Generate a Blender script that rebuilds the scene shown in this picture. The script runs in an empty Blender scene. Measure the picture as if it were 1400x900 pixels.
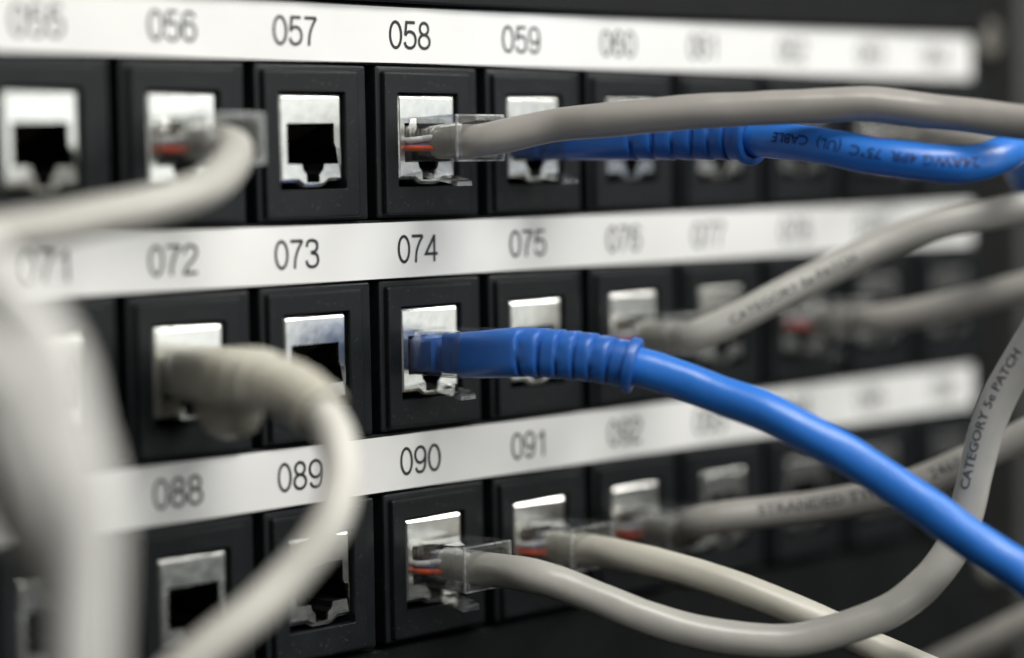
import bpy, bmesh, math, random
from mathutils.geometry import tessellate_polygon
import numpy as np
from mathutils import Vector, Matrix

# ------------------------------------------------------------------ camera, world, lamps
S = bpy.context.scene
MM = 0.001
cam_d = bpy.data.cameras.new('camera')
cam = bpy.data.objects.new('camera', cam_d)
S.collection.objects.link(cam)
S.camera = cam
cam.location = (-300.033*MM, -312.579*MM, -24.410*MM)
cam.rotation_mode = 'XYZ'
cam.rotation_euler = (Matrix.Rotation(-0.803614, 3, 'Z') @ Matrix.Rotation(1.505431, 3, 'X') @ Matrix.Rotation(-0.016608, 3, 'Z')).to_euler()
cam_d.sensor_width = 36.0
cam_d.lens = 36.0*3300/1400
cam_d.clip_start = 0.01
cam_d.clip_end = 20.0
cam_d.dof.use_dof = True
cam_d.dof.focus_distance = 0.426
cam_d.dof.aperture_fstop = 4.5
cam_d.dof.aperture_blades = 0

S.view_settings.view_transform = 'Standard'
S.view_settings.look = 'None'
S.view_settings.exposure = 0.0
S.view_settings.gamma = 1.0

w = bpy.data.worlds.new('World')
S.world = w
w.use_nodes = True
nt = w.node_tree
bg = nt.nodes['Background']
tc = nt.nodes.new('ShaderNodeTexCoord')
sep = nt.nodes.new('ShaderNodeSeparateXYZ')
rp = nt.nodes.new('ShaderNodeValToRGB')
nt.links.new(tc.outputs['Generated'], sep.inputs[0])
mr = nt.nodes.new('ShaderNodeMapRange')
mr.inputs['From Min'].default_value = -1
mr.inputs['From Max'].default_value = 1
nt.links.new(sep.outputs['Z'], mr.inputs['Value'])
nt.links.new(mr.outputs[0], rp.inputs[0])
rp.color_ramp.elements[0].color = (0.03, 0.03, 0.029, 1)
rp.color_ramp.elements[0].position = 0.3
rp.color_ramp.elements[1].color = (0.42, 0.44, 0.45, 1)
rp.color_ramp.elements[1].position = 0.8
nt.links.new(rp.outputs[0], bg.inputs['Color'])
bg.inputs['Strength'].default_value = 0.3
S.cycles.transparent_max_bounces = 32
S.cycles.max_bounces = 14
S.cycles.transmission_bounces = 12


def area(name, loc, target, sx, sy, power, color):
    d = bpy.data.lights.new(name, 'AREA')
    d.shape = 'RECTANGLE'
    d.size = sx*MM
    d.size_y = sy*MM
    d.energy = power
    d.color = color
    o = bpy.data.objects.new(name, d)
    S.collection.objects.link(o)
    o.location = Vector(loc)*MM
    o.rotation_euler = (Vector(target)-Vector(loc)).to_track_quat('-Z', 'Y').to_euler()
    return o


area('ceiling_light', (30, -380, 560), (30, -20, -40), 520, 150, 5.0, (1.0, 0.98, 0.94))
area('room_light', (420, -760, 40), (30, 0, -40), 620, 420, 1.12, (0.97, 1.0, 0.98))
area('left_fill_light', (-160, -760, 240), (-70, 0, -40), 300, 260, 2.0, (1.0, 0.985, 0.96))  # unseen fill lamp, added to brighten the panel and cables at the left
area('side_light', (560, -420, 380), (130, -110, -50), 100, 260, 2.6, (1.0, 0.985, 0.95))

# ------------------------------------------------------------------ materials


def mat(name, col, rough=0.4, metal=0.0, bump=0.0, bscale=2000, var=0.0, vscale=200, spec=0.5, coat=0.0, sss=0.0, wear=0.0):
    m = bpy.data.materials.new(name)
    m.use_nodes = True
    t = m.node_tree
    b = t.nodes['Principled BSDF']
    b.inputs['Base Color'].default_value = (*col, 1)
    b.inputs['Roughness'].default_value = rough
    b.inputs['Metallic'].default_value = metal
    b.inputs['Specular IOR Level'].default_value = spec
    b.inputs['Coat Weight'].default_value = coat
    b.inputs['Coat Roughness'].default_value = 0.15
    if sss:
        b.inputs['Subsurface Weight'].default_value = sss
        b.inputs['Subsurface Radius'].default_value = (0.8, 0.8, 0.8)
        b.inputs['Subsurface Scale'].default_value = 0.001
    co = t.nodes.new('ShaderNodeTexCoord')
    if var:
        n = t.nodes.new('ShaderNodeTexNoise')
        n.inputs['Scale'].default_value = vscale
        n.inputs['Detail'].default_value = 5
        t.links.new(co.outputs['Object'], n.inputs['Vector'])
        mx = t.nodes.new('ShaderNodeMix')
        mx.data_type = 'RGBA'
        mx.inputs[6].default_value = (*[c*(1-var) for c in col], 1)
        mx.inputs[7].default_value = (*[min(1, c*(1+var)) for c in col], 1)
        t.links.new(n.outputs['Fac'], mx.inputs[0])
        t.links.new(mx.outputs[2], b.inputs['Base Color'])
        r = t.nodes.new('ShaderNodeMapRange')
        r.inputs['To Min'].default_value = max(0.02, rough*(1-var*1.5))
        r.inputs['To Max'].default_value = min(1, rough*(1+var*1.5))
        t.links.new(n.outputs['Fac'], r.inputs['Value'])
        t.links.new(r.outputs[0], b.inputs['Roughness'])
        if wear:      # pale dust specks
            n2 = t.nodes.new('ShaderNodeTexNoise')
            n2.inputs['Scale'].default_value = 1400
            n2.inputs['Detail'].default_value = 2
            t.links.new(co.outputs['Object'], n2.inputs['Vector'])
            cr = t.nodes.new('ShaderNodeMapRange')
            cr.inputs['From Min'].default_value = 0.66
            cr.inputs['From Max'].default_value = 0.74
            cr.inputs['To Max'].default_value = wear
            t.links.new(n2.outputs['Fac'], cr.inputs['Value'])
            m2 = t.nodes.new('ShaderNodeMix')
            m2.data_type = 'RGBA'
            m2.inputs[7].default_value = (0.3, 0.29, 0.27, 1)
            t.links.new(cr.outputs[0], m2.inputs[0])
            t.links.new(mx.outputs[2], m2.inputs[6])
            t.links.new(m2.outputs[2], b.inputs['Base Color'])
    if bump:
        n = t.nodes.new('ShaderNodeTexNoise')
        n.inputs['Scale'].default_value = bscale
        n.inputs['Detail'].default_value = 3
        t.links.new(co.outputs['Object'], n.inputs['Vector'])
        bp = t.nodes.new('ShaderNodeBump')
        bp.inputs['Strength'].default_value = bump
        bp.inputs['Distance'].default_value = 0.0002
        t.links.new(n.outputs['Fac'], bp.inputs['Height'])
        t.links.new(bp.outputs[0], b.inputs['Normal'])
    return m


M = {
    'frame': mat('black_port_plastic', (0.007, 0.009, 0.0102), 0.42, spec=0.27, bump=0.12, bscale=3600, var=0.2, vscale=300, wear=0.1),
    'plate': mat('black_panel_metal', (0.006, 0.007, 0.007), 0.5, spec=0.2, bump=0.15, bscale=1800, var=0.2, vscale=90, wear=0.1),
    'socket': mat('jack_socket_black', (0.004, 0.004, 0.004), 0.6, spec=0.1),
    'shield': mat('nickel_shield', (0.80, 0.80, 0.76), 0.22, metal=1.0, bump=0.42, bscale=150, var=0.16, vscale=420),
    'gold': mat('gold_contact', (0.70, 0.62, 0.45), 0.35, metal=1.0),
    'paper': mat('white_label_paper', (0.80, 0.80, 0.78), 0.38, bump=0.35, bscale=70, var=0.05, vscale=45),
    'ink': mat('dark_ink', (0.015, 0.016, 0.019), 0.5),
    'cable_ink': mat('cable_ink', (0.06, 0.06, 0.062), 0.5),
    'navy_ink': mat('navy_ink', (0.008, 0.02, 0.12), 0.5),
    'grey': mat('grey_pvc', (0.325, 0.31, 0.285), 0.33, bump=0.35, bscale=260, var=0.07, vscale=120, sss=0.15),
    'light_grey': mat('light_grey_pvc', (0.44, 0.43, 0.39), 0.33, bump=0.35, bscale=260, var=0.06, vscale=120, sss=0.15),
    'beige': mat('beige_pvc', (0.56, 0.54, 0.46), 0.38, bump=0.35, bscale=260, var=0.06, vscale=120, sss=0.15),
    'boot_beige': mat('beige_boot_rubber', (0.50, 0.48, 0.40), 0.42, bump=0.35, bscale=260, var=0.06, vscale=120, sss=0.15),
    'white': mat('white_pvc', (0.72, 0.71, 0.67), 0.36, bump=0.35, bscale=260, var=0.05, vscale=120, sss=0.2),
    'dull_white': mat('dull_white_pvc', (0.60, 0.585, 0.53), 0.42, bump=0.35, bscale=260, var=0.06, vscale=120, sss=0.15, spec=0.4),
    'blue': mat('blue_pvc', (0.028, 0.185, 0.64), 0.33, spec=0.5, wear=0.14, bump=0.35, bscale=260, var=0.07, vscale=120, sss=0.1),
    'boot_blue': mat('blue_boot_rubber', (0.018, 0.12, 0.45), 0.38, spec=0.6, bump=0.12, bscale=700, var=0.06, vscale=150, sss=0.1),
    'w_white': mat('wire_white', (0.75, 0.76, 0.78), 0.35),
    'w_orange': mat('wire_orange', (0.75, 0.11, 0.03), 0.35),
    'w_blue': mat('wire_blue', (0.08, 0.18, 0.5), 0.35),
    'w_brown': mat('wire_brown', (0.16, 0.08, 0.04), 0.35),
    'rail': mat('rack_rail_paint', (0.012, 0.013, 0.013), 0.5, bump=0.1, var=0.1),
    'flange': mat('grey_rail_paint', (0.06, 0.062, 0.058), 0.45, var=0.1),
    'screw': mat('cream_screw', (0.24, 0.23, 0.20), 0.5, var=0.1),
}
g = bpy.data.materials.new('clear_polycarbonate')
g.use_nodes = True
t = g.node_tree
t.nodes.clear()
out = t.nodes.new('ShaderNodeOutputMaterial')
tr = t.nodes.new('ShaderNodeBsdfTransparent')
tr.inputs[0].default_value = (0.965, 0.97, 0.965, 1)
gl = t.nodes.new('ShaderNodeBsdfGlossy')
gl.inputs['Color'].default_value = (1, 1, 1, 1)
gl.inputs['Roughness'].default_value = 0.04
df = t.nodes.new('ShaderNodeBsdfDiffuse')
df.inputs['Color'].default_value = (0.62, 0.63, 0.62, 1)
lw = t.nodes.new('ShaderNodeLayerWeight')
pw = t.nodes.new('ShaderNodeMath')
pw.operation = 'POWER'
pw.inputs[1].default_value = 3.0
sc = t.nodes.new('ShaderNodeMapRange')
sc.inputs['To Min'].default_value = 0.085
sc.inputs['To Max'].default_value = 0.75
t.links.new(lw.outputs['Facing'], pw.inputs[0])
t.links.new(pw.outputs[0], sc.inputs['Value'])
m1 = t.nodes.new('ShaderNodeMixShader')
m2 = t.nodes.new('ShaderNodeMixShader')
tcg = t.nodes.new('ShaderNodeTexCoord')
nn = t.nodes.new('ShaderNodeTexNoise')
nn.inputs['Scale'].default_value = 260
bb = t.nodes.new('ShaderNodeBump')
bb.inputs['Strength'].default_value = 0.22
bb.inputs['Distance'].default_value = 0.0003
n2 = t.nodes.new('ShaderNodeTexNoise')
n2.inputs['Scale'].default_value = 700
hz = t.nodes.new('ShaderNodeMapRange')
hz.inputs['From Min'].default_value = 0.35
hz.inputs['From Max'].default_value = 0.7
hz.inputs['To Min'].default_value = 0.035
hz.inputs['To Max'].default_value = 0.11
t.links.new(tcg.outputs['Object'], nn.inputs['Vector'])
t.links.new(tcg.outputs['Object'], n2.inputs['Vector'])
t.links.new(n2.outputs['Fac'], hz.inputs['Value'])
t.links.new(nn.outputs['Fac'], bb.inputs['Height'])
for q in (gl, lw, df):
    t.links.new(bb.outputs[0], q.inputs['Normal'])
t.links.new(hz.outputs[0], m1.inputs[0])
t.links.new(tr.outputs[0], m1.inputs[1])
t.links.new(df.outputs[0], m1.inputs[2])
t.links.new(sc.outputs[0], m2.inputs[0])
t.links.new(m1.outputs[0], m2.inputs[1])
t.links.new(gl.outputs[0], m2.inputs[2])
t.links.new(m2.outputs[0], out.inputs['Surface'])
M['clear'] = g
fr = g.copy()
fr.name = 'frosted_polycarbonate'
for q in fr.node_tree.nodes:
    if q.type == 'MAP_RANGE' and abs(q.inputs['To Max'].default_value-0.11) < 1e-4:
        q.inputs['To Min'].default_value = 0.12
        q.inputs['To Max'].default_value = 0.42
M['frost'] = fr

# ------------------------------------------------------------------ helpers (all shapes in millimetres)


def link(name, verts, faces, material, parent=None, smooth=False, loc=None):
    me = bpy.data.meshes.new(name)
    me.from_pydata([(x*MM, y*MM, z*MM) for x, y, z in verts], [], faces)
    bm = bmesh.new()
    bm.from_mesh(me)
    bmesh.ops.recalc_face_normals(bm, faces=bm.faces)
    bm.to_mesh(me)
    bm.free()
    if smooth is True:
        for p in me.polygons:
            p.use_smooth = True
    elif smooth:
        for p in me.polygons:
            p.use_smooth = True
        me.set_sharp_from_angle(angle=math.radians(smooth))
    me.materials.append(material)
    o = bpy.data.objects.new(name, me)
    S.collection.objects.link(o)
    if parent:
        o.parent = parent
    if loc:
        o.location = Vector(loc)*MM
    return o


def empty(name, label, cat, loc=(0, 0, 0), group=None):
    o = bpy.data.objects.new(name, None)
    S.collection.objects.link(o)
    o.empty_display_size = 0.01
    o.location = Vector(loc)*MM
    o['label'] = label
    o['category'] = cat
    if group:
        o['group'] = group
    return o


class MB:
    def __init__(self):
        self.v = []
        self.f = []

    def add(self, v, f):
        n = len(self.v)
        self.v += [tuple(p) for p in v]
        self.f += [tuple(i+n for i in q) for q in f]

    def box(self, x0, x1, y0, y1, z0, z1):
        v = [(x, y, z) for x in (x0, x1) for y in (y0, y1) for z in (z0, z1)]
        self.add(v, [(0, 1, 3, 2), (4, 6, 7, 5), (0, 4, 5, 1), (2, 3, 7, 6), (0, 2, 6, 4), (1, 5, 7, 3)])

    def loft(self, rings, cap0=True, cap1=True):
        n = len(rings[0])
        v = [p for r in rings for p in r]
        f = []
        for k in range(len(rings)-1):
            for i in range(n):
                j = (i+1) % n
                f.append((k*n+i, k*n+j, (k+1)*n+j, (k+1)*n+i))
        if cap0:
            f.append(tuple(range(n-1, -1, -1)))
        if cap1:
            f.append(tuple((len(rings)-1)*n+i for i in range(n)))
        self.add(v, f)

    def build(self, name, m, parent=None, smooth=False, loc=None):
        return link(name, self.v, self.f, m, parent, smooth, loc)


def perimeter_bar(mb, o, i, y0, y1):
    """rectangular ring between outlines o and i (x, z pairs), from y0 to y1"""
    n = len(o)
    v = [(x, y, z) for y in (y0, y1) for x, z in list(o)+list(i)]
    f = []
    for k in range(n):
        j = (k+1) % n
        f += [(k, j, n+j, n+k), (2*n+k, 3*n+k, 3*n+j, 2*n+j), (k, 2*n+k, 2*n+j, j), (n+k, n+j, 3*n+j, 3*n+k)]
    mb.add(v, f)


def rrect(x0, x1, z0, z1, r, y, seg=4):
    out = []
    for cx, cz, a0 in ((x1-r, z1-r, 0), (x0+r, z1-r, 90), (x0+r, z0+r, 180), (x1-r, z0+r, 270)):
        for k in range(seg+1):
            a = math.radians(a0+90*k/seg)
            out.append((cx+r*math.cos(a), y, cz+r*math.sin(a)))
    return out


def offset_poly(pts, d):
    """inward offset of a closed polygon (x,z), counter-clockwise"""
    n = len(pts)
    out = []
    for i in range(n):
        p0, p1, p2 = (Vector(pts[i-1]), Vector(pts[i]), Vector(pts[(i+1) % n]))
        e1 = (p1-p0).normalized()
        e2 = (p2-p1).normalized()
        n1 = Vector((-e1.y, e1.x))
        n2 = Vector((-e2.y, e2.x))
        bis = (n1+n2)
        if bis.length < 1e-6:
            bis = n1
        bis.normalize()
        out.append(p1+bis*(d/max(0.35, bis.dot(n1))))
    return [(p.x, p.y) for p in out]


def spline(pts, step=0.7):
    P = np.array(pts, float)
    t = np.r_[0, np.cumsum(np.sqrt(np.linalg.norm(np.diff(P, axis=0), axis=1)))]
    n = len(P)
    A = np.zeros((n, n))
    B = np.zeros((n, 3))
    h = np.diff(t)
    A[0, 0] = A[-1, -1] = 1
    for i in range(1, n-1):
        A[i, i-1] = h[i-1]
        A[i, i] = 2*(h[i-1]+h[i])
        A[i, i+1] = h[i]
        B[i] = 6*((P[i+1]-P[i])/h[i]-(P[i]-P[i-1])/h[i-1])
    m = np.linalg.solve(A, B)
    out = []
    for i in range(n-1):
        for u in np.linspace(0, 1, 40, endpoint=False):
            s = u*h[i]
            r = h[i]-s
            out.append((m[i]*r**3+m[i+1]*s**3)/(6*h[i])+(P[i]/h[i]-m[i]*h[i]/6)*r+(P[i+1]/h[i]-m[i+1]*h[i]/6)*s)
    out.append(P[-1])
    out = np.array(out)
    d = np.r_[0, np.cumsum(np.linalg.norm(np.diff(out, axis=0), axis=1))]
    k = max(8, int(d[-1]/step))
    q = np.linspace(0, d[-1], k)
    return np.array([np.interp(q, d, out[:, a]) for a in range(3)]).T


class Tube:
    """centre line with parallel-transport frames; N = side, B = up"""

    def __init__(self, pts, step=0.7):
        C = spline(pts, step)
        d = np.r_[0, np.cumsum(np.linalg.norm(np.diff(C, axis=0), axis=1))]
        am = np.clip((d-48)/25, 0, 1)*0.2          # slight hand-bent waviness away from the plug
        p0 = float(pts[0][0])*0.37
        C[:, 2] += am*(np.sin(d*0.15+p0)+0.45*np.sin(d*0.37+2*p0))
        C[:, 0] += am*np.sin(d*0.12+3*p0)
        T = np.gradient(C, axis=0)
        T /= np.linalg.norm(T, axis=1)[:, None]
        up = np.array([0, 0, 1.0])
        Bn = []
        b_ = up-T[0]*T[0].dot(up)
        b_ /= np.linalg.norm(b_)
        for i in range(len(C)):
            b_ = b_-T[i]*T[i].dot(b_)
            b_ /= np.linalg.norm(b_)
            Bn.append(b_.copy())
        self.C, self.T, self.B = C, T, np.array(Bn)
        self.N = np.cross(T, self.B)
        self.s = np.r_[0, np.cumsum(np.linalg.norm(np.diff(C, axis=0), axis=1))]

    def at(self, s):
        f = lambda A: np.array([np.interp(s, self.s, A[:, a]) for a in range(3)])
        return f(self.C), f(self.T), f(self.N), f(self.B)

    def point(self, s, x, z):
        c, t, n, b = self.at(s)
        return c+n*x+b*z


def jacket_radius(s, a, r, seed):
    return r*(1+0.016*math.sin(4*a+s*0.16+seed)+0.006*math.sin(2*a-s*0.7+seed*3)+0.012*math.sin(s*0.11+seed*2.3)*math.cos(a+seed)+0.007*math.sin(s*0.37+seed)+0.006*math.sin(s*1.1+seed*5)*math.cos(2*a+s*0.3))


def jacket(tube, r, s0, s1, origin, material, parent, seed=0.0, name='cable_jacket', seg=24):
    mb = MB()
    rings = []
    ns = max(4, int((s1-s0)/1.0))
    for s in np.linspace(s0, s1, ns):
        c, t, n, b_ = tube.at(s)
        ring = []
        for k in range(seg):
            a = 2*math.pi*k/seg
            q = jacket_radius(s, a, r, seed)
            ring.append(c+(n*math.cos(a)+b_*math.sin(a))*q-origin)
        rings.append(ring)
    mb.loft(rings)
    return mb.build(name, material, parent, smooth=50)


def text_mesh(body, size, sx=1.0, res=3, bold=0.0):
    cu = bpy.data.curves.new('port_number', 'FONT')
    cu.body = body
    cu.size = size
    cu.align_x = 'CENTER'
    cu.align_y = 'CENTER'
    cu.resolution_u = res
    cu.offset = bold
    o = bpy.data.objects.new('tmp', cu)
    S.collection.objects.link(o)
    dg = bpy.context.evaluated_depsgraph_get()
    me = bpy.data.meshes.new_from_object(o.evaluated_get(dg))
    v = [(p.co.x*sx, p.co.y) for p in me.vertices]
    f = [tuple(p.vertices) for p in me.polygons]
    bpy.data.objects.remove(o)
    bpy.data.curves.remove(cu)
    bpy.data.meshes.remove(me)
    return v, f


def arc(cx, cz, rx, rz, a0, a1, n=28):
    return [(cx+rx*math.cos(math.radians(a0+(a1-a0)*k/n)), cz+rz*math.sin(math.radians(a0+(a1-a0)*k/n))) for k in range(n+1)]


def curve2(pts, n=10):
    """smooth line through 2-d points"""
    P = [pts[0]]+list(pts)+[pts[-1]]
    out = []
    for i in range(1, len(P)-2):
        for k in range(n):
            u = k/n
            out.append(tuple(0.5*((2*P[i][a])+(-P[i-1][a]+P[i+1][a])*u+(2*P[i-1][a]-5*P[i][a]+4*P[i+1][a]-P[i+2][a])*u*u
                                  + (-P[i-1][a]+3*P[i][a]-3*P[i+1][a]+P[i+2][a])*u**3) for a in (0, 1)))
    out.append(tuple(pts[-1]))
    return out


NINE = [arc(.24, .67, .20, .29, 0, 360), curve2([(.44, .67), (.438, .45), (.405, .2), (.33, .07), (.22, .04), (.12, .08), (.06, .21)])]
GLYPH = {
    '0': [arc(.24, .5, .205, .46, 0, 360, 40)],
    '1': [curve2([(.09, .74), (.2, .79), (.28, .955)]), [(.28, .99), (.28, 0)]],
    '2': [curve2([(.04, .70), (.08, .88), (.23, .96), (.39, .88), (.43, .72), (.36, .54), (.14, .28), (.04, .05)]), [(.0, .045), (.45, .045)]],
    '3': [curve2([(.05, .74), (.10, .91), (.23, .96), (.38, .9), (.41, .745), (.36, .60), (.19, .535)]), curve2([(.19, .535), (.38, .47), (.44, .28), (.38, .1), (.23, .04), (.09, .1), (.035, .27)])],
    '4': [[(.48, .29), (.015, .29), (.345, .95)], [(.345, .98), (.345, 0)]],
    '5': [[(.42, .955), (.105, .955), (.055, .48)], curve2([(.055, .48), (.13, .59), (.25, .625), (.39, .54), (.445, .33), (.385, .12), (.235, .04), (.09, .1), (.03, .25)])],
    '6': [[(.48-a, 1-c) for a, c in L] for L in NINE],
    '7': [[(.02, .955), (.45, .955)], curve2([(.45, .955), (.31, .70), (.2, .38), (.165, 0)])],
    '8': [arc(.24, .745, .165, .213, 0, 360), arc(.24, .285, .205, .245, 0, 360)],
    '9': NINE,
}


def number_mesh(body, h):
    """slim sans-serif digits drawn as flat strokes"""
    v, f = [], []
    kx, adv, hw = 1.30*h, 0.70*h, 0.056*h
    for i, ch in enumerate(body):
        for L in GLYPH[ch]:
            P = [Vector((a*kx, c*h)) for a, c in L]
            closed = (P[0]-P[-1]).length < 1e-4
            n0 = len(v)
            for k, p in enumerate(P):
                a = P[k-1] if k else (P[-2] if closed else P[0])
                c = P[k+1] if k < len(P)-1 else (P[1] if closed else P[-1])
                d = (c-a).normalized()
                if 0 < k < len(P)-1:
                    d1, d2 = (p-a).normalized(), (c-p).normalized()
                    n = Vector((-d1.y-d2.y, d1.x+d2.x)).normalized()
                    w_ = hw/max(0.45, n.dot(Vector((-d1.y, d1.x))))
                else:
                    n = Vector((-d.y, d.x))
                    w_ = hw
                for sg in (1, -1):
                    q = p+n*w_*sg
                    v.append((q.x+i*adv-adv-0.24*kx, q.y-h/2))
            for k in range(len(P)-1):
                f.append((n0+2*k, n0+2*k+1, n0+2*k+3, n0+2*k+2))
    return v, f


def print_on(tube, r, body, size, near, facing, origin, parent, material, flip=False, sx=1.0, seed=0.0):
    """lettering wrapped round the jacket; near = point its middle lies by, facing = direction the print looks"""
    s_mid = float(tube.s[np.argmin(np.linalg.norm(tube.C-np.array(near, float), axis=1))])
    v, f = text_mesh(body, size, sx, 2, 0.03)
    bm = bmesh.new()
    vs = [bm.verts.new((a, c, 0)) for a, c in v]
    for q in f:
        try:
            bm.faces.new([vs[i] for i in q])
        except ValueError:
            pass
    for k in range(-4, 5):
        bmesh.ops.bisect_plane(bm, geom=bm.verts[:]+bm.edges[:]+bm.faces[:], plane_co=(0, k*0.3, 0), plane_no=(0, 1, 0))
    x0 = min(q.co.x for q in bm.verts)
    x1 = max(q.co.x for q in bm.verts)
    k = x0
    while k < x1:
        bmesh.ops.bisect_plane(bm, geom=bm.verts[:]+bm.edges[:]+bm.faces[:], plane_co=(k, 0, 0), plane_no=(1, 0, 0))
        k += 1.5
    bm.verts.ensure_lookup_table()
    c, t, n, b_ = tube.at(s_mid)
    fx = np.array(facing, float)
    a0 = math.atan2(fx.dot(b_), fx.dot(n))
    sg = -1 if flip else 1
    out = []
    for q in bm.verts:
        s = s_mid+sg*q.co.x
        a = a0+sg*q.co.y/r
        c, t, n, b_ = tube.at(s)
        rr = jacket_radius(s, a, r, seed)*1.001+0.035
        out.append(c+(n*math.cos(a)+b_*math.sin(a))*rr-origin)
    bm.verts.index_update()
    faces = [tuple(w_.index for w_ in q.verts) for q in bm.faces]
    bm.free()
    return link('printed_text', out, faces, material, parent)


# ------------------------------------------------------------------ the patch panel
PITCH = 27.714
ROW = 38.0
COLS = range(-4, 7)
JX, JZ = 2.75, -19.1            # centre of a jack opening inside its cell
TOP = 5.6

panel = empty('network_patch_bay', 'black patch panel with three rows of numbered ports and white label strips', 'patch panel')
mb = MB()
XL, XR = -135.0, 184.0
mb.box(XL, XR, 14.0, 16.0, -175, 20)
for r in range(3):
    z = -ROW*r
    mb.loft([rrect(XL+.1, XR-2, z-5.4, z+5.3, 0.4, 14.0), rrect(XL+.1, XR-2, z-5.4, z+5.3, 0.4, 0.45), rrect(XL+.3, XR-2.2, z-5.2, z+5.1, 0.3, 0.25)])
mb.loft([rrect(XL+.1, XR, TOP, 14.0, 0.4, 14.0), rrect(XL+.1, XR, TOP, 14.0, 0.4, -0.9), rrect(XL+.5, XR-.4, TOP+.4, 13.6, 0.4, -1.3)])
mb.loft([rrect(XL+.1, XR, -175, -109.6, 0.4, 14.0), rrect(XL+.1, XR, -175, -109.6, 0.4, 1.6), rrect(XL+.4, XR-.3, -174.7, -109.9, 0.4, 1.3)])
mb.box(XR-2.0, XR, 0.6, 14.0, -109.5, TOP-.1)
mb.build('panel_plate', M['plate'], panel, smooth=35)

# port frame: a stepped black bezel with a hole for the jack
ox0, ox1, oz0, oz1 = -9.3, 16.1, -32.45, -5.55
fx0, fx1, fz0, fz1 = -8.0, 13.3, -31.8, -6.7
hx0, hx1, hz0, hz1 = -4.95, 10.15, -26.95, -10.25
mb = MB()
mb.loft([rrect(ox0, ox1, oz0, oz1, 0.5, 14.0),
         rrect(ox0, ox1, oz0, oz1, 0.5, 0.5),
         rrect(ox0+.12, ox1-.12, oz0+.12, oz1-.12, 0.4, 0.22),
         rrect(ox0+.35, ox1-.35, oz0+.35, oz1-.35, 0.35, 0.1),
         rrect(fx0-.25, fx1+.25, fz0-.2, fz1+.2, 0.6, 0.05),
         rrect(fx0-.08, fx1+.08, fz0-.08, fz1+.08, 0.6, -0.75),
         rrect(fx0+.05, fx1-.05, fz0+.05, fz1-.05, 0.55, -0.93),
         rrect(fx0+.3, fx1-.3, fz0+.3, fz1-.3, 0.5, -1.0),
         rrect(fx0+.5, fx1-.5, fz0+.5, fz1-.5, 0.5, -1.0),
         rrect(hx0-.3, hx1+.3, hz0-.3, hz1+.3, 0.3, -1.0),
         rrect(hx0-.12, hx1+.12, hz0-.12, hz1+.12, 0.3, -1.0),
         rrect(hx0, hx1, hz0, hz1, 0.25, -0.88),
         rrect(hx0, hx1, hz0, hz1, 0.25, 14.0)], cap0=False, cap1=False)
frame0 = mb.build('port_frame', M['frame'], panel, smooth=22)

# nickel shield of the jack with its T-shaped opening
mouth = [(-2.9, -15.6), (-2.9, -22.55), (0.35, -22.6), (0.6, -23.6), (1.35, -24.3), (1.4, -25.75), (4.3, -25.75), (4.4, -24.3),
         (5.2, -23.6), (5.5, -22.6), (9.3, -22.55), (9.3, -19.9), (8.2, -19.7), (7.9, -19.0), (7.9, -15.6)]
sx0, sx1, sz0, sz1 = -4.75, 9.9, -25.8, -10.45
outer = [(sx0, sz1-.25), (sx0, sz0+.3), (sx0+.3, sz0), (-0.6, sz0), (0.3, sz0-.6), (1.0, sz0-.85), (4.6, sz0-.85), (5.6, sz0-.6), (6.6, sz0+.1),
         (sx1-.3, sz0+.2), (sx1, sz0+.5), (sx1, sz1-.25), (sx1-.25, sz1), (sx0+.25, sz1)]


def shield_mesh():
    bm = bmesh.new()

    def ring(poly, y):
        return [bm.verts.new((x*MM, y*MM, z*MM)) for x, z in poly]

    def bridge(a, c):
        n = len(a)
        for i in range(n):
            bm.faces.new((a[i], a[(i+1) % n], c[(i+1) % n], c[i]))
    o3 = ring(outer, 2.2)
    o2 = ring(outer, 0.35)
    o1 = ring(offset_poly(outer, 0.22), -0.15)
    o0 = ring(offset_poly(outer, 0.75), -0.42)
    m0 = ring(mouth, -0.42)
    m1 = ring(offset_poly(mouth, 0.04), -0.32)
    m2 = ring(offset_poly(mouth, 0.05), 0.3)
    bridge(o3, o2)
    bridge(o2, o1)
    bridge(o1, o0)
    bridge(m0, m1)
    bridge(m1, m2)
    allv = o0+m0
    for tri in tessellate_polygon([[v_.co.xzy for v_ in o0], [v_.co.xzy for v_ in m0]]):
        bm.faces.new([allv[q] for q in tri])
    bmesh.ops.recalc_face_normals(bm, faces=bm.faces)
    me = bpy.data.meshes.new('jack_shield')
    bm.to_mesh(me)
    bm.free()
    for p in me.polygons:
        p.use_smooth = True
    me.set_sharp_from_angle(angle=math.radians(18))
    me.materials.append(M['shield'])
    return me


sh0 = bpy.data.objects.new('jack_shield', shield_mesh())
S.collection.objects.link(sh0)
sh0.parent = frame0
mb = MB()
inner = offset_poly(mouth, -0.12)
# tunnel: open at the front, closed at the back
mb.loft([[(x, 0.36, z) for x, z in inner], [(x, 13.5, z) for x, z in inner]], cap0=False, cap1=True)
po = [(x, 0.36, z) for x, z in offset_poly(outer, 0.3)]
pi_ = [(x, 0.36, z) for x, z in inner]
mb.add(po+pi_, [tuple(q) for q in tessellate_polygon([[Vector((x, z, 0)) for x, _, z in po], [Vector((x, z, 0)) for x, _, z in pi_]])])
so0 = mb.build('jack_socket', M['socket'], frame0)
mb = MB()
for k in range(8):
    x = JX-3.57+1.02*k
    mb.loft([[(x+a*.17, y+dy, z+dz) for a, dy, dz in ((-1, 0, 0), (1, 0, 0), (1, .25, .25), (-1, .25, .25))]
             for y, z in ((2.6, -16.3), (5.0, -17.2), (9.0, -18.6), (12.5, -18.2))])
cp0 = mb.build('contact_pins', M['gold'], frame0)

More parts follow.
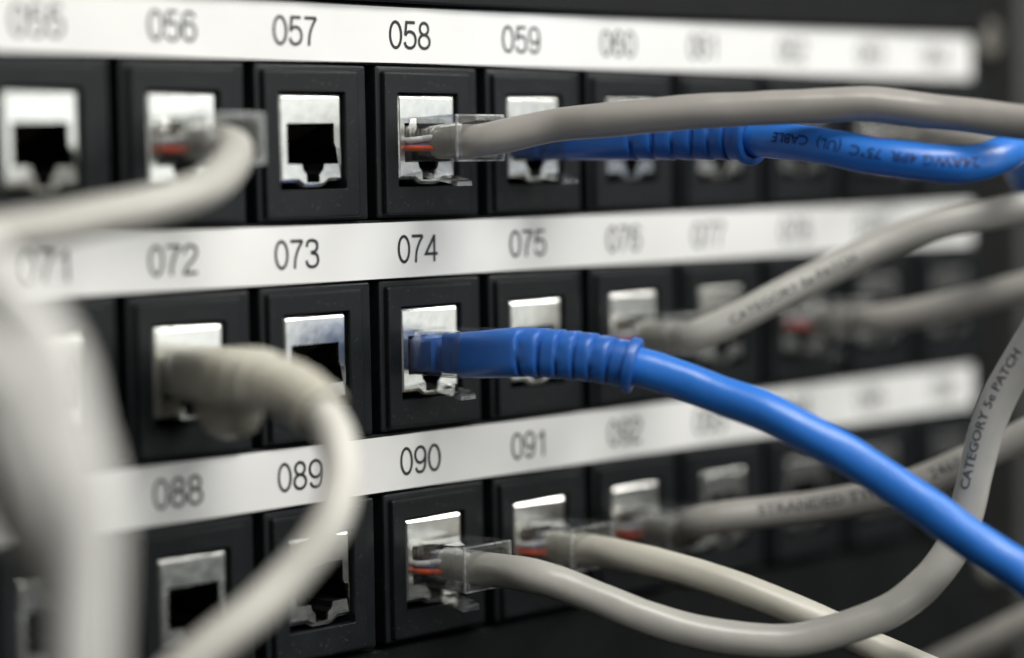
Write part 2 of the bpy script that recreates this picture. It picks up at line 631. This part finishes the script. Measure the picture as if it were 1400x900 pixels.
first = True
for r in range(3):
    for c in COLS:
        if first:
            f_ = frame0
            first = False
        else:
            f_ = frame0.copy()
            S.collection.objects.link(f_)
            f_.parent = panel
            for ch in (sh0, so0, cp0):
                k_ = ch.copy()
                S.collection.objects.link(k_)
                k_.parent = f_
        rr = random.Random(r*31+c*7+5)
        f_.location = ((c*PITCH+rr.uniform(-.12, .12))*MM, rr.uniform(-.15, .1)*MM, (-ROW*r+rr.uniform(-.1, .05))*MM)
        f_.rotation_euler = (0, math.radians(rr.uniform(-.25, .25)), math.radians(rr.uniform(-.3, .3)))

# label strips with the printed port numbers
NUM = [[(-110.26, 0.0), (-80.4, 0.0), (-54.1, 0.0), (-27.8, 0.0), (-0.9, 0.0), (27.8, 0.0), (55.2, 0.0), (81.4, 0.0), (110.8, 0.0), (139.0, 0.0), (163.9, 0.0)], [(-110.26, -38.0), (-79.9, -38.0), (-55.1, -38.0), (-28.5, -38.0), (0.1, -38.0), (28.7, -38.0), (56.0, -38.0), (82.2, -38.0), (111.3, -38.0), (138.6, -38.0), (166.89, -38.0)], [(-110.26, -76.0), (-82.54, -76.0), (-55.4, -76.0), (-28.9, -76.0), (-0.2, -76.0), (28.4, -76.0), (55.6, -76.0), (82.0, -76.0), (110.7, -76.0), (138.1, -76.0), (166.89, -76.0)]]
for r in range(3):
    z = -ROW*r
    n = 130
    x0, x1 = -130.0, 178.8
    rnd = random.Random(r+4)
    ph = [rnd.uniform(0, 6) for _ in range(4)]
    v, f = [], []

    def wav(x, t):
        return 0.07*math.sin(x*0.19+ph[0])+0.05*math.sin(x*0.43+ph[1]+t)+0.03*math.sin(x*0.9+ph[2]-2*t)
    for i in range(n+1):
        x = x0+(x1-x0)*i/n
        for j, zz in enumerate((-5.0, -2.5, 0, 2.5, 4.85)):
            v.append((x, -0.05-wav(x, zz*.2)*(0.4 if j in (0, 4) else 1), z+zz+0.06*math.sin(x*.07+ph[3])*(1 if j == 0 else 0)))
    for i in range(n):
        for j in range(4):
            f.append((i*5+j, (i+1)*5+j, (i+1)*5+j+1, i*5+j+1))
    # back and rim
    m_ = len(v)
    v += [(x, 0.2, zz) for x, _, zz in v]
    f += [tuple(reversed([q+m_ for q in ff])) for ff in f]
    for i in range(n):
        f.append((i*5, i*5+m_, (i+1)*5+m_, (i+1)*5))
        f.append((i*5+4, (i+1)*5+4, (i+1)*5+4+m_, i*5+4+m_))
    for j in range(4):
        f.append((j, j+1, j+1+m_, j+m_))
        f.append((n*5+j, n*5+j+m_, n*5+j+1+m_, n*5+j+1))
    strip = link('label_strip', v, f, M['paper'], panel, smooth=40)
    for c in range(-4, 7):
        tx, tz = NUM[r][c+4]
        tv, tf = number_mesh('%03d' % (58+16*r+c), 4.95)
        k = max(abs(a) for a, _ in tv)
        vv = []
        for a, q in tv:
            x = tx+a
            vv.append((a, -0.05-wav(x, (tz-z+q)*.2)*1.0-0.06, q))
        link('port_number', vv, tf, M['ink'], strip, loc=(tx, 0, tz))

# ------------------------------------------------------------------ rack behind and beside the panel
rail = empty('rack_rail', 'dark grey upright rack rail beyond the right end of the patch panel', 'rack rail', (200, 8, 0))
mb = MB()
mb.loft([rrect(-13.5, 22, -260, 200, 1.0, 3.0), rrect(-13.5, 22, -260, 200, 1.0, 0.3), rrect(-13.2, 21.7, -259, 199, 1.0, 0.0)])
mb.build('rail_post', M['rail'], rail, smooth=30)
mb = MB()
mb.loft([rrect(-1.5, 3.5, -259, 199, 0.6, -0.05), rrect(-1.5, 3.5, -259, 199, 0.6, -8.0), rrect(-1.0, 3.0, -258.5, 198.5, 0.4, -8.5)])
mb.build('rail_flange', M['flange'], rail, smooth=30)
for zz in (5.0, -121.0):
    mb = MB()
    ring = lambda rr, y: [(-4.0+rr*math.cos(a*math.pi/12), y, zz+rr*math.sin(a*math.pi/12)) for a in range(24)]
    mb.loft([ring(4.6, -0.01), ring(4.6, -1.0), ring(3.8, -2.4), ring(2.2, -3.0), ring(1.8, -2.9), ring(1.5, -1.6)], cap0=False)
    mb.build('rail_screw', M['screw'], rail, smooth=35)
blank = empty('blank_panel', 'plain black blanking panel above the numbered patch panel', 'blank panel', (0, 0, 14.6))
mb = MB()
mb.loft([rrect(-200, 184, 0, 60, 0.6, 5.0), rrect(-200, 184, 0, 60, 0.6, 1.3), rrect(-199.6, 183.6, 0.4, 59.6, 0.6, 1.0)])
mb.build('panel_plate', M['plate'], blank, smooth=30)
mb = MB()
mb.box(-400, 700, 60, 62, -500, 400)
bk = mb.build('rack_back_wall', M['plate'], None)
bk['kind'] = 'structure'

# ------------------------------------------------------------------ patch cables


def plug_body(origin, parent, hooded=False):
    """clear modular plug; origin at the mouth of the jack, y negative is outwards"""
    def R(x, z0, z1, rr, y):
        return rrect(-x, x, z0, z1, rr, y, 2)
    mb = MB()
    mb.loft([R(5.3, -2.9, 2.6, 0.2, 9.4), R(5.5, -3.1, 2.9, 0.25, 9.0), R(5.55, -3.15, 3.0, 0.25, 1.0), R(5.6, -3.2, 3.05, 0.25, -1.2), R(5.8, -3.3, 4.5, 0.3, -2.2),
             R(5.85, -3.4, 4.6, 0.3, -8.0), R(5.85, -3.4, 4.6, 0.3, -8.4), R(5.95, -3.5, 4.7, 0.3, -8.6), R(5.95, -3.5, 4.7, 0.3, -13.6), R(5.8, -3.3, 4.5, 0.3, -13.8),
             R(4.9, -2.95, 3.7, 1.3, -13.8), R(4.7, -2.9, 3.5, 1.3, -13.2), R(4.3, -2.85, 3.1, 1.5, -6.5), R(3.9, -2.4, 2.6, 1.5, -1.0)])
    body = mb.build('plug', M['clear'], parent, smooth=32)
    for nm, yy0, yy1, rr, t_ in (('rim', -13.85, -13.45, (5.98, -3.53, 4.73), 0.32),)[:0 if hooded else 1]:
        mb = MB()
        ow = [(x, z) for x, _, z in rrect(-rr[0], rr[0], rr[1], rr[2], 0.3, 0, 2)]
        iw = [(x, z) for x, _, z in rrect(-rr[0]+t_, rr[0]-t_, rr[1]+t_, rr[2]-t_, 0.3, 0, 2)]
        perimeter_bar(mb, ow, iw, yy0, yy1)
        mb.build(nm, M['frost'], body)
    mb = MB()       # springy latch below
    pts = [(8.6, -3.25, 1.3, .5), (7.6, -4.1, 1.5, .6), (4.0, -4.9, 1.55, .62), (0.0, -5.4, 1.55, .65), (-2.0, -5.75, 1.6, .65), (-3.0, -5.9, 2.1, .55), (-7.8, -6.75, 2.3, .5), (-9.3, -7.25, 2.2, .5), (-9.6, -7.4, 1.9, .4)]
    mb.loft([[(-w_, y, z-t_), (w_, y, z-t_), (w_*.92, y, z+t_*.7), (-w_*.92, y, z+t_*.7)] for y, z, w_, t_ in pts])
    mb.build('latch', M['clear'], body, smooth=25)
    mb = MB()
    for k in range(8):
        x = -3.57+1.02*k
        mb.box(x-.15, x+.15, 2.5, 8.2, 1.1, 2.75)
    mb.build('contact_blades', M['gold'], body)
    return body


def wires(body, r):
    cols = ['w_orange', 'w_white', 'w_blue', 'w_brown', 'w_white', 'w_blue', 'w_orange', 'w_brown']
    for k in range(8):
        col = cols[k]
        low = k % 2 == 0
        x1 = -4.4+1.26*k
        z1 = -0.75 if low else 0.55
        x0 = (k-3.5)*0.45
        pts = [(x0, -5.0, 0.2+(-.6 if low else .7)), (x0*1.4, -3.4, 0.1+(-.6 if low else .7)), (x1, -1.2, z1), (x1, 2.0, z1), (x1, 7.5, z1)]
        if k == 0:
            pts = [(-1.9, -5.0, -.9), (-3.3, -3.4, -1.0), (-4.75, -1.6, -0.95), (-4.85, 1.0, -0.9), (-4.8, 7.0, -0.8)]
        if k == 1:
            pts = [(-1.9, -5.0, .9), (-3.2, -3.4, .75), (-4.65, -1.6, 0.45), (-4.75, 1.0, 0.4), (-4.7, 7.0, 0.4)]
        t = Tube(pts, 0.8)
        mb = MB()
        mb.loft([[t.C[i]+(t.N[i]*math.cos(a)+t.B[i]*math.sin(a))*0.56 for a in np.linspace(0, 2*math.pi, 9)[:-1]] for i in range(len(t.C))])
        mb.build('wire', M[col], body, smooth=60)


def super_ring(tube, s, hw, hh, n, origin, groove=0.0, bridge=0.0, seg=40, dz=0.0):
    c, t, nn_, b_ = tube.at(s)
    out = []
    for k in range(seg):
        a = 2*math.pi*k/seg
        ca, sa = math.cos(a), math.sin(a)
        q = (abs(ca)**n+abs(sa)**n)**(-1.0/n)
        g_ = 1.0
        if groove:
            m_ = 1-math.exp(-((abs((a-bridge+math.pi) % math.pi-math.pi/2)-math.pi/2)/0.42)**2)
            g_ = 1-groove*m_
        out.append(c+nn_*(ca*q*hw*g_)+b_*(sa*q*hh*g_+dz)-origin)
    return out


def make_boot(tube, s0, length, body_len, material, parent, origin, end_r=4.85, fin=False, ribs=6, k=1.0, deep=0.14):
    K = k
    mb = MB()
    rings = []
    # box-like hood
    for u, hw, hh, n in ((0.0, 5.5, 3.6, 7), (0.03, 5.9, 4.0, 7), (0.3, 6.0, 4.15, 6), (0.7, 5.9, 4.3, 5), (0.95, 5.6, 4.3, 4.2), (1.0, 5.5, 4.25, 4)):
        rings.append(super_ring(tube, s0+u*body_len, hw*(1+(K-1)*.6), hh*K, n, origin, dz=0.5*(1-u)))
    L = length-body_len-1.6
    pitch = L/ribs
    for k in range(ribs):
        sa = s0+body_len+k*pitch
        br = 0.0 if k % 2 == 0 else math.pi/2
        for u, gr in ((0.03, 0.0), (0.07, deep), (0.24, deep), (0.32, 0.015), (0.7, 0.0), (0.97, 0.0)):
            f_ = (k+u)/ribs
            hw = 5.4*(1-f_)+4.0*f_
            hh = 4.2*(1-f_)+4.0*f_
            n = 3.6*(1-f_)+2.05*f_
            rd = 1.0 + 0.035*u
            rd *= 1+(K-1)*(1-f_)
            rings.append(super_ring(tube, sa+u*pitch, hw*rd, hh*rd, n, origin, groove=gr, bridge=br))
    e = s0+length-1.6
    for ds, rr in ((0.05, 3.9), (0.2, end_r), (1.35, end_r+.05), (1.6, end_r-.1), (1.75, end_r-.45), (1.75, 3.6), (0.4, 3.35)):
        rings.append(super_ring(tube, e+ds, rr, rr, 2, origin))
    mb.loft(rings)
    boot = mb.build('boot', material, parent, smooth=42)
    if fin:
        mb = MB()
        R2 = []
        for y, h_ in ((-6.5, 1.5), (-7.2, 3.6), (-9, 5.6), (-12, 6.5), (-15.5, 5.6), (-18, 3.2), (-19, 1.0)):
            c_, t_, n_, b_ = tube.at(-y-1.0)
            R2.append([c_-origin+n_*x+b_*z for x, z in ((-2.6, -2.5), (2.6, -2.5), (2.6, -3.2-h_*.8), (2.2, -3.6-h_*.9), (0, -3.8-h_*.95), (-2.2, -3.6-h_*.9), (-2.6, -3.2-h_*.8))])
        mb.loft(R2)
        mb.build('latch_cover', material, boot, smooth=50)
    return boot


PATHS = {
    'c058': [(9.89, -22.57, -16.84), (12.6, -29.64, -16.12), (16.99, -38.46, -15.45), (22.94, -47.45, -14.67), (30.02, -56.2, -14.25), (37.93, -65.82, -13.99), (42.88, -72.46, -14.65), (48.3, -81.09, -15.98), (53.36, -92.25, -17.37), (56.47, -104.29, -19.01)],
    'c059': [(31.36, -23.34, -18.54), (35.63, -33.57, -18.77), (38.85, -42.72, -19.1), (38.84, -57.28, -20.56), (41.75, -70.62, -22.83), (47.2, -79.28, -24.13), (53.83, -83.28, -24.24), (65.02, -81.73, -22.53), (81.67, -72.9, -21.41), (100.87, -61.17, -22.67), (117.18, -52.44, -26.25), (133.1, -47.69, -30.42)],
    'c074': [(2.49, -22.91, -55.93), (4.52, -29.36, -56.06), (7.38, -35.27, -56.64), (10.67, -41.7, -57.97), (14.48, -47.28, -60.0), (19.63, -55.85, -63.58), (22.23, -61.63, -65.72), (26.59, -71.01, -71.21), (31.71, -79.8, -77.49), (36.66, -88.45, -84.18), (42.02, -99.09, -92.12), (45.45, -110.66, -100.61)],
    'c090': [(0.93, -24.94, -94.55), (3.52, -30.65, -95.96), (9.08, -39.68, -99.94), (15.37, -47.97, -103.45), (25.45, -58.64, -105.7), (31.34, -64.69, -105.08), (37.23, -70.59, -102.84), (44.19, -75.93, -98.26), (49.84, -79.66, -90.98), (52.49, -81.67, -83.21), (54.14, -83.75, -71.8), (55.81, -87.41, -61.62), (57.0, -93.46, -51.44)],
    'c091': [(29.71, -21.64, -95.2), (33.47, -32.95, -97.23), (40.78, -46.77, -102.07), (47.95, -57.62, -107.68), (53.39, -69.52, -112.81), (58.67, -81.22, -117.59)],
    'c092': [(53.15, -19.68, -92.18), (62.18, -30.29, -90.03), (71.96, -40.27, -88.32), (78.03, -47.8, -86.12), (84.28, -56.81, -82.3), (90.82, -68.72, -75.45), (96.31, -80.97, -68.34)],
    'c076': [(53.49, -18.14, -56.82), (57.19, -23.21, -54.49), (64.53, -28.95, -49.98), (72.9, -34.31, -45.5), (84.65, -43.01, -39.09), (92.95, -51.31, -35.77), (101.99, -61.88, -33.18), (109.13, -73.51, -31.97)],
    'c078': [(110.71, -19.7, -56.49), (111.94, -25.23, -55.63), (116.52, -35.54, -53.33), (122.78, -48.88, -49.44), (129.75, -61.45, -44.8)],
    'c063': [(136.79, -18.57, -17.95), (137.02, -27.59, -19.23), (137.38, -39.85, -22.84), (137.9, -56.7, -27.29)],
    'c056': [(-54.45, -15.35, -20.11), (-59.58, -20.39, -22.89), (-67.2, -24.32, -25.87), (-77.11, -27.25, -28.01), (-89.3, -29.21, -29.77), (-101.84, -30.76, -31.09), (-113.55, -30.28, -32.27), (-123.29, -27.51, -33.46)],
    'c072': [(-60.88, -23.57, -55.61), (-61.2, -33.43, -56.46), (-61.06, -41.05, -59.17), (-61.88, -46.41, -63.81), (-64.46, -50.05, -69.59), (-68.91, -51.79, -75.61), (-74.85, -50.53, -81.69), (-82.35, -49.04, -87.15), (-89.61, -46.36, -92.65), (-96.57, -42.61, -98.76)],
    'h1': [(-146.8, -61.52, -23.69), (-145.38, -72.83, -30.55), (-144.22, -81.11, -35.91), (-143.54, -86.17, -40.34), (-143.21, -90.99, -45.9), (-143.71, -93.61, -51.4), (-144.05, -96.39, -56.82), (-144.42, -97.84, -62.29), (-145.44, -98.68, -68.5), (-146.57, -99.41, -74.65), (-147.73, -100.24, -82.34), (-148.99, -100.96, -89.98)],
    'h2': [(-146.14, -55.06, -31.51), (-142.94, -64.45, -40.19), (-140.01, -70.51, -44.48), (-138.83, -74.81, -49.11), (-138.51, -77.0, -55.01), (-137.64, -79.81, -61.3), (-136.39, -81.75, -68.12), (-135.48, -82.12, -75.94), (-135.21, -81.91, -84.64), (-135.71, -82.19, -93.17)],
    'h3': [(-140.63, -52.18, -37.98), (-139.86, -57.67, -45.9), (-138.49, -62.33, -52.43), (-136.71, -66.03, -58.11), (-135.49, -69.14, -63.74), (-133.48, -71.72, -69.05), (-131.32, -73.16, -74.5), (-129.95, -73.91, -81.29), (-129.86, -74.84, -90.11)],
    't1': [(123.46, -11.84, -139.08), (127.33, -22.39, -131.93), (129.88, -31.74, -126.41), (133.4, -42.03, -120.24), (140.06, -55.37, -111.99)],
}


def patch_cable(key, port, label, dia, material, seed, boot=None, straight=4, name='patch_cable', group='patch cables plugged into the panel'):
    c, r = port
    o = Vector((c*PITCH+JX, 0, -ROW*r+JZ))
    origin = np.array(o)
    t = empty(name, label, 'patch cable', o, group)
    body = plug_body(o, t, bool(boot))
    head = [o+Vector((0, y, z)) for y, z in ((1.0, 0.1), (-4.0, 0.1), (-9.0, 0.1), (-14.0, 0.1))][:straight]
    pts = [tuple(q) for q in head]+PATHS[key]
    tube = Tube(pts)
    L = tube.s[-1]
    j0 = 4.4 if not boot else 1.0
    jacket(tube, dia/2, j0, L-0.2, origin, M[material], t, seed)
    if boot:
        make_boot(tube, boot.get('start', 13.2), boot['len'], boot['body'], M[boot['mat']], t, origin, fin=boot.get('fin', False), k=boot.get('k', 1.0), deep=boot.get('deep', 0.14), end_r=boot.get('end_r', 4.85), ribs=boot.get('ribs', 6))
        mb = MB()       # the hood's tongue inside the clear plug
        mb.loft([[(x, y, z) for x, y, z in rrect(-wd, wd, -2.8, zt, 0.8, yy, 3)] for wd, zt, yy in ((4.0, 2.9, 1.5), (4.5, 3.2, 0.5), (5.2, 3.3, -1.5), (5.2, 3.3, -5.6), (3.9, 2.3, -5.8), (3.9, 2.3, -8.4), (5.6, 4.2, -8.7), (5.65, 4.3, -13.6))])
        mb.build('boot_tongue', M[boot['mat']], t, smooth=40)
    else:
        wires(body, r)
    return t, tube, origin


FACE = (-0.70, -0.70, 0.12)
GREY, BLUE = 6.0, 6.7
t, tb, og = patch_cable('c058', (0, 0), 'grey cable with clear plug in port 058, arching right across the top row', GREY, 'grey', 0.3)
t, tb, og = patch_cable('c059', (1, 0), 'bright blue cable with ribbed boot in port 059, curling back at the right edge', 6.4, 'blue', 1.1, boot=dict(len=35.5, body=13, mat='boot_blue', ribs=6))
print_on(tb, 3.2, '24AWG 4PR  75°C  (UL)  CABLE', 2.5, (41.73, -69.12, -22.43), FACE, og, t, M['navy_ink'], flip=True, seed=1.1)
t, tb, og = patch_cable('c074', (0, 1), 'thick blue cable with ribbed boot in port 074, sweeping down to the lower right', BLUE, 'blue', 2.2, boot=dict(len=32, body=12.6, mat='boot_blue', ribs=6))
t, tb, og = patch_cable('c090', (0, 2), 'grey cable with clear plug in port 090, dipping and then rising at the right edge', GREY, 'light_grey', 3.1)
print_on(tb, 3.0, 'CATEGORY 5e PATCH', 2.4, (55.32, -84.63, -68.05), (-1.0, -0.12, 0.1), og, t, M['cable_ink'], sx=1.1, seed=3.1)
t, tb, og = patch_cable('c091', (1, 2), 'cream cable with clear plug in port 091, passing behind the dipping grey cable', 5.8, 'beige', 4.0)
t, tb, og = patch_cable('c092', (2, 2), 'grey printed cable with clear plug in port 092, running level under the blue cable', GREY, 'grey', 5.0)
print_on(tb, 3.0, 'STRANDED TYPE C      2460', 2.9, (74.09, -43.84, -87.42), (-0.70, -0.66, 0.30), og, t, M['cable_ink'], sx=1.15, seed=5.0)
t, tb, og = patch_cable('c076', (2, 1), 'grey printed cable with clear plug in port 076, climbing across the middle label strip', GREY, 'light_grey', 6.0)
print_on(tb, 3.0, 'CATEGORY 5e PATCH', 2.4, (68.34, -31.28, -48.15), FACE, og, t, M['cable_ink'], sx=1.15, seed=6.0)
t, tb, og = patch_cable('c078', (4, 1), 'out of focus grey cable with clear plug in port 078 of the middle row', GREY, 'grey', 7.0)
t, tb, og = patch_cable('c063', (5, 0), 'blurred grey cable with clear plug in port 063, behind the two long top cables', GREY, 'grey', 7.7)
t, tb, og = patch_cable('c056', (-2, 0), 'grey cable with clear plug in port 056, bending back down to the left', GREY, 'light_grey', 8.0, straight=3)
t, tb, og = patch_cable('c072', (-2, 1), 'cream cable with beige booted plug in port 072, looping down in front of port 089', 5.9, 'dull_white', 9.0, boot=dict(len=44, body=22, start=3.5, k=1.06, deep=0.07, end_r=4.3, mat='boot_beige', fin=True, ribs=7))


def loose_cable(key, label, dia, material, seed):
    pts = PATHS[key]
    tube = Tube(pts)
    o = Vector(pts[0])
    t = empty('loose_cable', label, 'cable', o, 'cables passing through the frame with both ends outside')
    jacket(tube, dia/2, 0, tube.s[-1], np.array(o), M[material], t, seed)


loose_cable('h1', 'blurred white cable hanging at the left, rightmost and brightest of three side by side', 6.4, 'white', 1.0)
loose_cable('h2', 'blurred white cable at the left edge, middle one of three side by side', 6.2, 'white', 2.0)
loose_cable('h3', 'blurred pale cable at the far left edge, leftmost of three side by side', 6.0, 'grey', 2.0)  # pale cable in shade: the darkening is put into its grey jacket colour
loose_cable('t1', 'dim blurred grey cable crossing the bottom right corner', 6.0, 'grey', 3.0)
